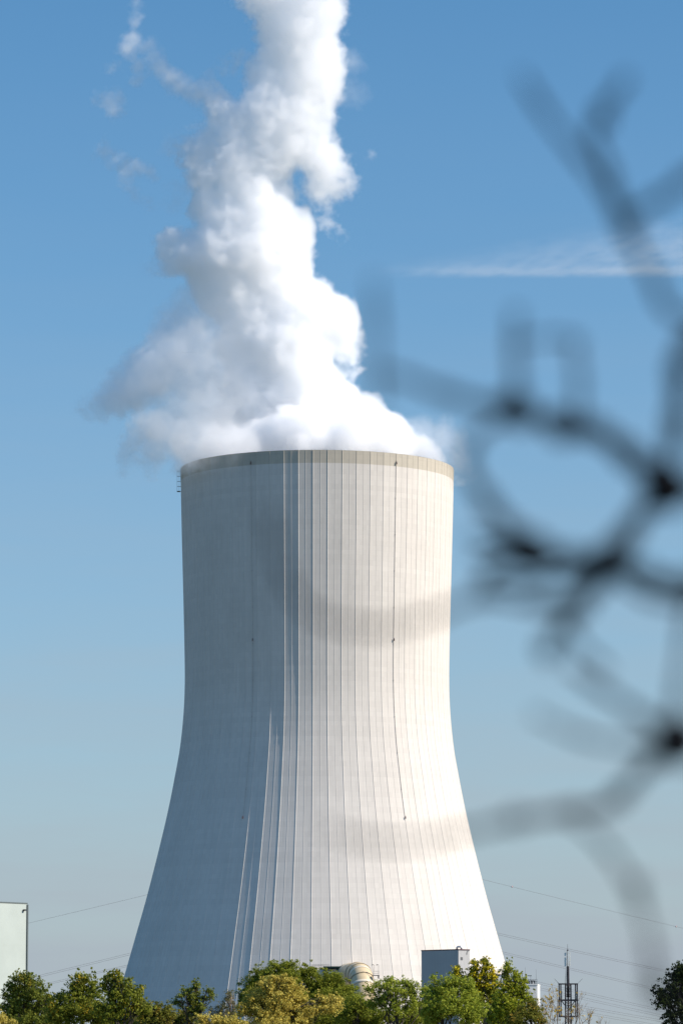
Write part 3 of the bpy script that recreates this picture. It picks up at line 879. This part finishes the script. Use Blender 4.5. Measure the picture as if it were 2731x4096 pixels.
def leaves(rng, centres, radii, per, L, Wd, up=0.25):
    """leaf quads scattered through clumps; returns verts, faces"""
    n = len(centres) * per
    c = np.repeat(np.asarray(centres), per, 0); rr = np.repeat(np.asarray(radii), per)[:, None]
    d = rng.normal(size=(n, 3)); d /= np.linalg.norm(d, axis=1, keepdims=True)
    rad = rng.random((n, 1)) ** 0.5
    p = c + d * rr * rad * np.array([1, 1, 0.8])
    nrm = d * 0.8 + rng.normal(size=(n, 3)) * 0.7 + np.array([0, 0, up]); nrm /= np.linalg.norm(nrm, axis=1, keepdims=True)
    t = np.cross(nrm, rng.normal(size=(n, 3))); t /= np.linalg.norm(t, axis=1, keepdims=True)
    b = np.cross(nrm, t)
    s = rng.uniform(.6, 1.35, (n, 1)); l = t * L * s / 2; w = b * Wd * s / 2; bend = nrm * L * s * .12
    v = np.stack([p - l, p - w * .9 + bend - l * .1, p + l, p + w * .9 + bend - l * .1], 1).reshape(-1, 3)
    return v

def mesh_quads(name, v, mat, parent):
    org = np.array(parent_loc(parent))
    v = (v - org).astype(np.float32); n = len(v) // 4
    me = bpy.data.meshes.new(name)
    me.vertices.add(len(v)); me.vertices.foreach_set('co', v.ravel())
    me.loops.add(len(v)); me.loops.foreach_set('vertex_index', np.arange(len(v), dtype=np.int32))
    me.polygons.add(n); me.polygons.foreach_set('loop_start', np.arange(n, dtype=np.int32) * 4)
    me.update(calc_edges=True); me.validate()
    me.materials.append(mat)
    o = bpy.data.objects.new(name, me); col.objects.link(o); o.parent = parent
    return o

def limb(mb, a, b, r0, r1, rng, seg=6, wob=.06):
    a, b = Vector(a), Vector(b); L = (b - a).length
    pts = [a.lerp(b, t) + Vector(rng.normal(size=3)) * (wob * L * math.sin(math.pi * t)) for t in np.linspace(0, 1, 6)]
    mb.tube(pts, list(np.linspace(r0, r1, 6)), seg)
    return pts

def tree(name, label, cat, Y, blobs, mat, trunk_px, leaf=(.26, .17), cr=.55, dens=1.0, seed=0, bark=None, group='trees along the bottom of the view', deep=.9, open_=0.0):
    leaf = (leaf[0] * .84, leaf[1] * .84)
    rng = np.random.default_rng(seed)
    m = mpp(Y)
    tb = at(trunk_px, 4096, Y); o = empty(name, (tb.x, Y, 0)); tag(o, label, cat, group)
    cs, rs = [], []
    big = []
    for (px, py, rx, ry) in blobs:
        for_dy = rng.uniform(-.5, .5) * rx * m * deep
        c = np.array(at(px, py, Y + for_dy)); R3 = np.array([rx * m, max(rx * m * deep, .7), ry * m])
        big.append((c, R3))
        vol = (R3[0] * R3[1] * R3[2]) ** (1 / 3)
        k = max(4, int(7.5 * (vol / cr) ** 2.1 * (1 - open_)))
        d = rng.normal(size=(k, 3)); d /= np.linalg.norm(d, axis=1, keepdims=True)
        q = c + d * R3 * (rng.random((k, 1)) ** .42) * .92
        cs.append(q); rs.append(cr * rng.uniform(.35, 1.35, k))
        k2 = max(3, k // 4)                       # shoots that break the outline
        d = rng.normal(size=(k2, 3)); d[:, 2] = np.abs(d[:, 2]) * 1.2; d /= np.linalg.norm(d, axis=1, keepdims=True)
        rr_ = rng.uniform(.95, 1.12, (k2, 1)) * R3 + rng.uniform(0, .45, (k2, 1))
        cs.append(c + d * rr_); rs.append(cr * rng.uniform(.22, .42, k2))
    cs = np.concatenate(cs); rs = np.concatenate(rs)
    keep = cs[:, 2] > .8
    cs, rs = cs[keep], rs[keep]
    per = int(30 * dens * (cr / .55) ** 2 * (.26 * .17) / (leaf[0] * leaf[1]))
    big_ = rs > cr * .43
    v = np.concatenate([leaves(rng, cs[big_], rs[big_], max(6, per), *leaf), leaves(rng, cs[~big_], rs[~big_], max(4, per // 3), *leaf)])
    mb = MB()
    z0 = min(b[0][2] - b[1][2] for b in big); mid = max(2.0, z0 + 1.0)
    topb = max(big, key=lambda b: b[0][2] + b[1][2])
    tp = limb(mb, (tb.x, Y, 0), Vector(topb[0]), .22, .05, rng, 8, .03)
    for c, R3 in big:
        i = int(rng.integers(1, 4)); end = Vector(c) + Vector((0, 0, R3[2] * .4))
        lp = limb(mb, tp[i], end, .10, .025, rng, 6, .07)
        for q in range(4):
            d = rng.normal(size=3); d[2] = abs(d[2]); d /= np.linalg.norm(d)
            limb(mb, lp[3], Vector(c) + Vector(d * R3 * .85), .04, .012, rng, 4, .07)
    mb.build('trunk', bark or M_bark, o)
    mesh_quads('crown', v, mat, o)
    return o

L_oak = leaf_mat('leaf_oak', (0.075, 0.100, 0.015), (0.270, 0.300, 0.045), (0.42, 0.30, 0.03), -.03)
L_maple = leaf_mat('leaf_maple', (0.090, 0.115, 0.015), (0.320, 0.340, 0.040), (0.52, 0.36, 0.03), .03)
L_hedge = leaf_mat('leaf_hedge', (0.080, 0.095, 0.014), (0.300, 0.290, 0.045), (0.50, 0.34, 0.06), .10)
L_feather = leaf_mat('leaf_feathery', (0.10, 0.13, 0.014), (0.38, 0.40, 0.045))
L_ochre = leaf_mat('leaf_ochre', (0.34, 0.27, 0.035), (0.78, 0.65, 0.16), (0.16, 0.17, 0.025), -.03)
L_ash = leaf_mat('leaf_ash', (0.130, 0.180, 0.018), (0.50, 0.54, 0.065))
L_yellow = leaf_mat('leaf_yellow_poplar', (0.14, 0.155, 0.014), (0.36, 0.36, 0.035), (0.70, 0.56, 0.018), .30)
L_poplar = leaf_mat('leaf_poplar', (0.11, 0.15, 0.012), (0.44, 0.46, 0.038), (0.62, 0.44, 0.02), -.07)
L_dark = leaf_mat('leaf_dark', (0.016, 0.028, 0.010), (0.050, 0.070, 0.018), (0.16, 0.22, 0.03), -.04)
L_sparse = leaf_mat('leaf_sparse', (0.08, 0.085, 0.03), (0.24, 0.21, 0.07))
L_gold = leaf_mat('leaf_gold', (0.40, 0.27, 0.03), (0.70, 0.47, 0.05))

tree('deciduous_tree', 'dark green broad oak in the left corner before the pale metal hall', 'tree', 430,
     [(100,3918,52,34),(60,3965,52,45),(140,3965,58,50),(100,4020,95,65),(40,4040,52,60),(175,4030,42,60),(120,4090,110,50),(190,3990,16,14)], L_oak, 110, (.24,.17), .5, 1.0, 1)
tree('deciduous_tree', 'tall pointed green tree with a little yellow, just right of the leftmost oak', 'tree', 402,
     [(330,3912,38,28),(310,3945,48,36),(368,3950,44,40),(285,3985,45,30),(345,4000,75,50),(245,4010,42,40),(275,4050,95,55),(380,4060,80,60),(225,4060,50,50)], L_maple, 320, (.28,.19), .5, 1.0, 2)
tree('maple_tree', 'green maple with spiky upper shoots at the foot of the tower\'s left edge', 'tree', 392,
     [(462,3905,30,22),(432,3930,32,34),(490,3935,40,30),(455,3965,60,40),(528,3965,34,34),(560,3958,22,10),(500,4010,75,55),(430,4040,70,60),(560,4040,50,50)], L_maple, 470, (.34,.22), .5, 0.95, 3)
tree('shrub', 'low yellow-green shrub filling the gap right of the maple', 'shrub', 425,
     [(590,4050,45,38),(640,4055,42,32),(680,4062,30,30),(610,4085,80,40),(632,4030,12,18),(670,4038,14,16)], L_hedge, 620, (.22,.15), .42, 1.0, 4)
tree('young_tree', 'slender open dark green tree with one arm right, alone before the shaded tower side', 'tree', 405,
     [(788,3938,18,16),(782,3962,24,20),(744,3965,24,14),(728,3985,18,10),(760,3985,28,18),(702,4008,16,12),(835,3968,14,14),(845,3985,14,18),(815,3995,28,10),(775,4010,34,26),(725,4015,22,14),(772,4045,40,34),(800,4030,26,20)], L_oak, 775, (.24,.16), .36, .8, 5)
tree('shrub', 'thin straggly grey-green shrub between the slender open tree and the ochre tree', 'shrub', 415,
     [(905,3995,16,24),(925,3985,12,22),(890,4030,30,30),(930,4040,24,34),(860,4055,34,24),(905,4075,60,30)], L_sparse, 905, (.15,.09), .45, .38, 6, bark=M_twig)
tree('deciduous_tree', 'large feathery mid-green tree behind the ochre tree and beside the beige duct', 'tree', 425,
     [(1110,3862,42,18),(1165,3860,30,14),(1070,3895,60,32),(1160,3890,70,34),(1240,3890,48,26),(1015,3940,55,38),(1110,3940,100,50),(1240,3935,80,46),(1300,3945,60,44),(1345,3960,50,40),(985,3985,40,36),(1370,4000,60,46),(1290,4000,90,50),(1190,4000,120,60),(1040,4000,80,60),(1390,4050,70,50),(1280,4060,110,50),(1330,3905,34,20),(1352,3928,36,26),(1395,3965,34,26),(1415,4000,34,26)], L_feather, 1180, (.20,.10), .55, 1.15, 7)
tree('deciduous_tree', 'rounded ochre-brown tree in early autumn colour, in front of the feathery green tree', 'tree', 382,
     [(1115,3918,40,18),(1080,3945,56,34),(1150,3950,50,36),(1040,3990,56,40),(1120,3995,80,46),(1190,4000,50,44),(1000,4035,48,40),(965,4050,30,30),(1075,4050,100,44),(1180,4060,90,44),(1240,4050,44,40),(1120,4100,140,40),(1300,3998,36,20),(1340,4000,24,16),(1320,4030,50,30)], L_ochre, 1110, (.24,.15), .48, .95, 8)
tree('shrub', 'bright yellow shrub at the very bottom, left of the ochre tree', 'shrub', 368,
     [(810,4072,26,16),(850,4085,44,22),(900,4090,50,22),(950,4098,40,20),(800,4100,30,26)], L_ochre, 870, (.24,.15), .4, 1.0, 9)
tree('ash_tree', 'fresh green ash with gaps showing the pale tower, right of the beige duct', 'tree', 398,
     [(1575,3928,34,20),(1535,3945,40,26),(1625,3935,30,20),(1650,3955,34,26),(1490,3962,36,24),(1590,3970,60,30),(1540,4000,50,30),(1660,4000,40,34),(1600,4030,60,34),(1500,4020,40,30),(1700,3960,22,16)], L_ash, 1590, (.24,.12), .46, 1.0, 10, open_=.15)
tree('deciduous_tree', 'dense dark green bush-like tree filling the base between the duct and the ash', 'tree', 408,
     [(1420,4010,40,30),(1460,4030,50,36),(1400,4060,80,50),(1520,4070,90,40),(1640,4080,90,40),(1460,4090,80,40)], L_feather, 1450, (.20,.11), .5, 1.0, 11)
tree('ash_tree', 'rounded fresh green ash directly below the small grey block', 'tree', 394,
     [(1800,3930,46,22),(1850,3945,44,28),(1750,3960,40,26),(1735,3920,12,14),(1800,3970,70,40),(1720,3990,40,30),(1875,3985,46,40),(1790,4030,90,50),(1870,4050,80,60),(1730,4060,60,46)], L_ash, 1800, (.24,.13), .48, 1.05, 12)
tree('poplar_tree', 'yellow-flecked poplar with three peaks beside the small grey block', 'tree', 428,
     [(1938,3846,16,14),(1940,3872,26,26),(1898,3858,14,16),(1896,3885,26,28),(1832,3884,18,18),(1826,3908,24,24),(1958,3900,30,34),(1918,3925,50,40),(1870,3930,34,34),(1968,3945,36,40),(1935,3985,56,46),(1890,3990,40,50)], L_yellow, 1920, (.25,.19), .40, 1.05, 13)
tree('poplar_tree', 'green poplar with a sharp tip at the right foot of the tower', 'tree', 418,
     [(2029,3855,10,14),(2028,3880,18,22),(2028,3910,24,30),(2064,3892,10,12),(2066,3918,18,26),(2096,3922,10,12),(2094,3950,20,28),(2040,3950,44,40),(2080,3985,44,36),(2010,3990,44,50),(2050,4030,80,46),(2110,4000,18,22),(2000,4060,70,50)], L_poplar, 2040, (.25,.19), .40, 1.05, 14)
tree('shrub', 'olive-green sloping shrub at the bottom, right of the sharp-tipped poplar', 'shrub', 396,
     [(2130,4020,20,20),(2110,4045,44,30),(2145,4060,28,30),(2165,4085,24,24),(2090,4080,70,36)], L_hedge, 2120, (.18,.11), .40, 1.1, 15)
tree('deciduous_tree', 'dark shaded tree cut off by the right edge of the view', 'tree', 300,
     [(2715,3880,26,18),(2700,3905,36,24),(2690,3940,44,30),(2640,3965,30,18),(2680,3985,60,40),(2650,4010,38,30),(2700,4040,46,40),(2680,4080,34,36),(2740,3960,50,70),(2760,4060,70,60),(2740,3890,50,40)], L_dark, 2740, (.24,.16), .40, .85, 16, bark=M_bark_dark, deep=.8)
tree('shrub', 'ochre shrub in the bottom left corner under the oak', 'shrub', 372,
     [(12,4078,26,18),(-10,4095,40,24),(40,4100,30,16)], L_ochre, 10, (.22,.15), .36, 1.0, 17)

for i, (px, py, rx, ry, mt, lb) in enumerate([
        (205, 4070, 75, 44, L_oak, 'low dark bush closing the gap between the oak and the pointed tree'),
        (470, 4078, 110, 46, L_maple, 'low green bush under the spiky maple'),
        (720, 4082, 80, 36, L_hedge, 'low yellow-green bush at the foot of the slender open tree'),
        (1340, 4070, 90, 50, L_feather, 'dark low bush right of the ochre tree foot'),
        (1690, 4050, 70, 56, L_ash, 'low fresh green bush between the two ash trees'),
        (1960, 4060, 90, 60, L_poplar, 'low green bush at the foot of the yellow-flecked poplar')]):
    tree('shrub', lb, 'shrub', 440, [(px, py, rx * .6, ry), (px - rx * .6, py + 14, rx * .5, ry), (px + rx * .6, py + 10, rx * .5, ry), (px + rx * .2, py - ry * .6, rx * .25, ry * .5)], mt, px, (.22, .15), .45, 1.0, 50 + i)

def sapling(label, Y, base_px, stems, seed, n_leaf, mat=L_gold):
    """bare young tree: a few upright stems that fork into fine twigs, with the last leaves on"""
    rng = np.random.default_rng(seed); m = mpp(Y)
    tb = at(base_px, 4096, Y); o = empty('sapling', (tb.x, Y, 0)); tag(o, label, 'sapling', 'bare saplings round the radio mast')
    mb = MB(); ends = []
    def fork(p, d, L, r, depth):
        q = p + d * L
        mid = p.lerp(q, .5) + Vector(rng.normal(size=3)) * L * .05
        mb.tube([p, mid, q], [r, r * .85, r * .7], 5)
        ends.append(mid); ends.append(q)
        if depth == 0: return
        for _ in range(int(rng.integers(2, 4))):
            nd = (d + Vector(rng.normal(size=3)) * .38 + Vector((0, 0, .12))).normalized()
            s0 = p.lerp(q, rng.uniform(.45, 1.0))
            fork(s0, nd, L * rng.uniform(.55, .8), r * .62, depth - 1)
    for (px, py) in stems:
        top = at(px, py, Y + rng.uniform(-.5, .5)); b0 = Vector((tb.x, Y, 0))
        d = (top - b0); L = d.length
        mid = b0.lerp(top, .45) + Vector((rng.normal() * .1, rng.normal() * .1, 0))
        mb.tube([b0, mid], [.075, .05], 6)
        fork(mid, (top - mid).normalized(), (top - mid).length * .45, .045, 4)
    mb.build('trunk', M_twig, o)
    pick = [ends[i] for i in rng.choice(len(ends), min(len(ends), n_leaf), replace=False)]
    v = leaves(rng, [tuple(p) for p in pick], [.16] * len(pick), 3, .22, .17)
    mesh_quads('crown', v, mat, o)
sapling('bare sapling with a few golden leaves nearest the white block', 440, 2175, [(2150, 3960), (2180, 3935), (2120, 3975), (2210, 3990)], 31, 70)
sapling('bare sapling with golden leaves just left of the radio mast', 452, 2232, [(2195, 3990), (2220, 3960), (2250, 4010)], 32, 55)
sapling('nearly leafless brown sapling in front of the radio mast', 446, 2300, [(2265, 4010), (2310, 3975), (2345, 4010), (2370, 4040), (2325, 3990)], 33, 14)
sapling('leafless low sapling right of the radio mast', 458, 2372, [(2350, 4050), (2400, 4075), (2420, 4060)], 34, 4)

# ------------------------------------------------------------------ out-of-focus bare tree close to the lens
YB = 3.7
M_near = plain('near_bark', (0.008, 0.009, 0.011), 0.95, 0.3, 60, spec=0.03)
near = empty('bare_tree', (1.25, YB + .3, 0)); tag(near, 'out-of-focus bare dark twigs reaching in from the right close to the camera', 'tree')
tr = MB(); rngb = np.random.default_rng(5)
tr.tube([(1.25, YB + .3, 0), (1.22, YB + .3, .9), (1.26, YB + .25, 1.8), (1.2, YB + .2, 2.7), (1.25, YB + .2, 3.6)], [.075, .065, .055, .045, .03], 12)
tr.build('trunk', M_near, near)
def P15(x, y, dy=0.0): return at(x * K, y * K, YB + dy)
def catmull(pts, n=5):
    pts = [Vector(p) for p in pts]; out = []
    for i in range(len(pts) - 1):
        p0, p1, p2, p3 = pts[max(i - 1, 0)], pts[i], pts[i + 1], pts[min(i + 2, len(pts) - 1)]
        for k in range(n):
            t = k / n
            out.append(0.5 * ((2 * p1) + (p2 - p0) * t + (2 * p0 - 5 * p1 + 4 * p2 - p3) * t * t + (3 * p1 - p0 - 3 * p2 + p3) * t ** 3))
    out.append(pts[-1]); return out
def twig(pts, r0, r1, buds=()):
    """pts: (x, y[, dy]) in the 1568-wide photograph; radii in mm"""
    w = catmull([P15(*p) if len(p) < 3 else P15(p[0], p[1], p[2]) for p in pts])
    n = len(w); rad = [(r0 + (r1 - r0) * i / (n - 1)) / 1000 * (1 + .22 * math.sin(i * 1.1 + n) + .16 * math.sin(i * 2.7)) for i in range(n)]
    mb = MB(); mb.tube(w, rad, 8)
    o = mb.build('branch', M_near, near)
    for b in buds:
        bb = MB(); bb.ball(P15(b[0], b[1], b[3] if len(b) > 3 else 0), b[2] / 1000, 10, 8, 1.25); bb.build('bud', M_near, o)
#@TWIGS
twig([(3900,300,.3),(2400,600,.2),(1700,760,.1),(1575,800),(1560,880),(1552,980),(1525,1110)], 12, 8)
twig([(1700,760,.1),(1545,720),(1500,640),(1445,540),(1410,470),(1340,370),(1260,270),(1195,170)], 5.5, 3.4, [(1430,500,9),(1442,525,9)])
twig([(1438,520),(1405,420),(1370,330),(1362,300),(1390,250),(1440,175)], 4.6, 4, [(1383,268,9),(1388,250,7)])
twig([(2400,150,.2),(1750,330,.1),(1600,395),(1540,440),(1470,480),(1432,505)], 6.5, 4.5)
twig([(3900,1000,.3),(2300,1110,.2),(1640,1118,.05),(1520,1115),(1445,1045),(1370,988),(1290,975),(1235,958),(1185,943),(1100,925),(1000,895),(930,868),(868,848)], 14, 3.0,
     [(1520,1112,18),(1540,1122,18),(1512,1140,12),(1500,1085,11),(1172,938,12),(1200,948,13),(1285,977,13),(1310,986,9)])
twig([(1310,980),(1370,995),(1445,1050),(1520,1115)], 8, 9)
twig([(858,640),(866,750),(868,860),(872,935)], 3.0, 3.4)
twig([(1188,945),(1186,860),(1182,790),(1184,715)], 4.6, 4.6)
twig([(1325,975),(1328,880),(1318,800),(1300,775),(1184,782)], 4.6, 2.2, [(1320,790,6)])
twig([(1188,945),(1120,980),(1082,1020),(1078,1085),(1125,1155),(1178,1220),(1225,1270)], 3.6, 8)
twig([(1520,1118),(1465,1190),(1400,1292),(1340,1375),(1300,1425),(1262,1485),(1245,1505)], 11, 5, [(1402,1287,16),(1415,1300,12),(1386,1314,10),(1335,1382,10),(1255,1492,9)])
twig([(1402,1292),(1310,1282),(1222,1270),(1130,1243),(1075,1228)], 10, 3, [(1215,1266,16),(1245,1274,13),(1185,1248,9)])
twig([(1222,1270),(1160,1295),(1105,1318)], 7, 4)
twig([(1222,1270),(1150,1265),(1090,1278)], 5, 3)
twig([(1402,1292),(1310,1320),(1180,1340),(1120,1335)], 5, 3)
twig([(1402,1292),(1480,1318),(1580,1345),(2200,1400,.1),(3950,1300,.3)], 7, 12)
twig([(1345,1378),(1210,1382),(1110,1372),(1010,1408),(890,1442),(770,1432),(690,1385),(640,1290),(618,1175)], 4.4, 2.6)
twig([(3950,1900,.3),(2300,1780,.2),(1640,1690,.05),(1552,1700),(1475,1770),(1395,1850),(1290,1868),(1180,1885),(1060,1912),(900,1935),(740,1905)], 10, 2.2,
     [(1548,1700,19),(1568,1712,15),(1562,1680,12),(1185,1882,7),(1330,1862,5)])
twig([(1545,1690),(1450,1630),(1365,1572),(1305,1530)], 5, 4)
twig([(1545,1712),(1440,1712),(1330,1690),(1225,1640)], 3.4, 3)
twig([(1300,1870),(1390,1945),(1455,2050),(1488,2150),(1502,2262)], 3.0, 3.8, [(1460,2030,6),(1465,2060,6),(1504,2260,9),(1500,2280,7)])
twig([(1500,2262),(1560,2330),(1700,2420,.1)], 4, 5)
twig([(1545,1690),(1560,1560),(1575,1440),(1590,1330)], 4, 4)
twig([(1190,1245),(1140,1190),(1100,1160)], 4, 2.5)
twig([(1335,1380),(1250,1395),(1160,1375),(1110,1345)], 4, 2.5)
twig([(1402,1292),(1440,1340),(1500,1375),(1600,1390)], 4, 4)
twig([(1150,1300),(1100,1345),(1085,1370)], 3, 2)
twig([(1300,1425),(1330,1480),(1395,1540)], 3.5, 3)
#@END_TWIGS
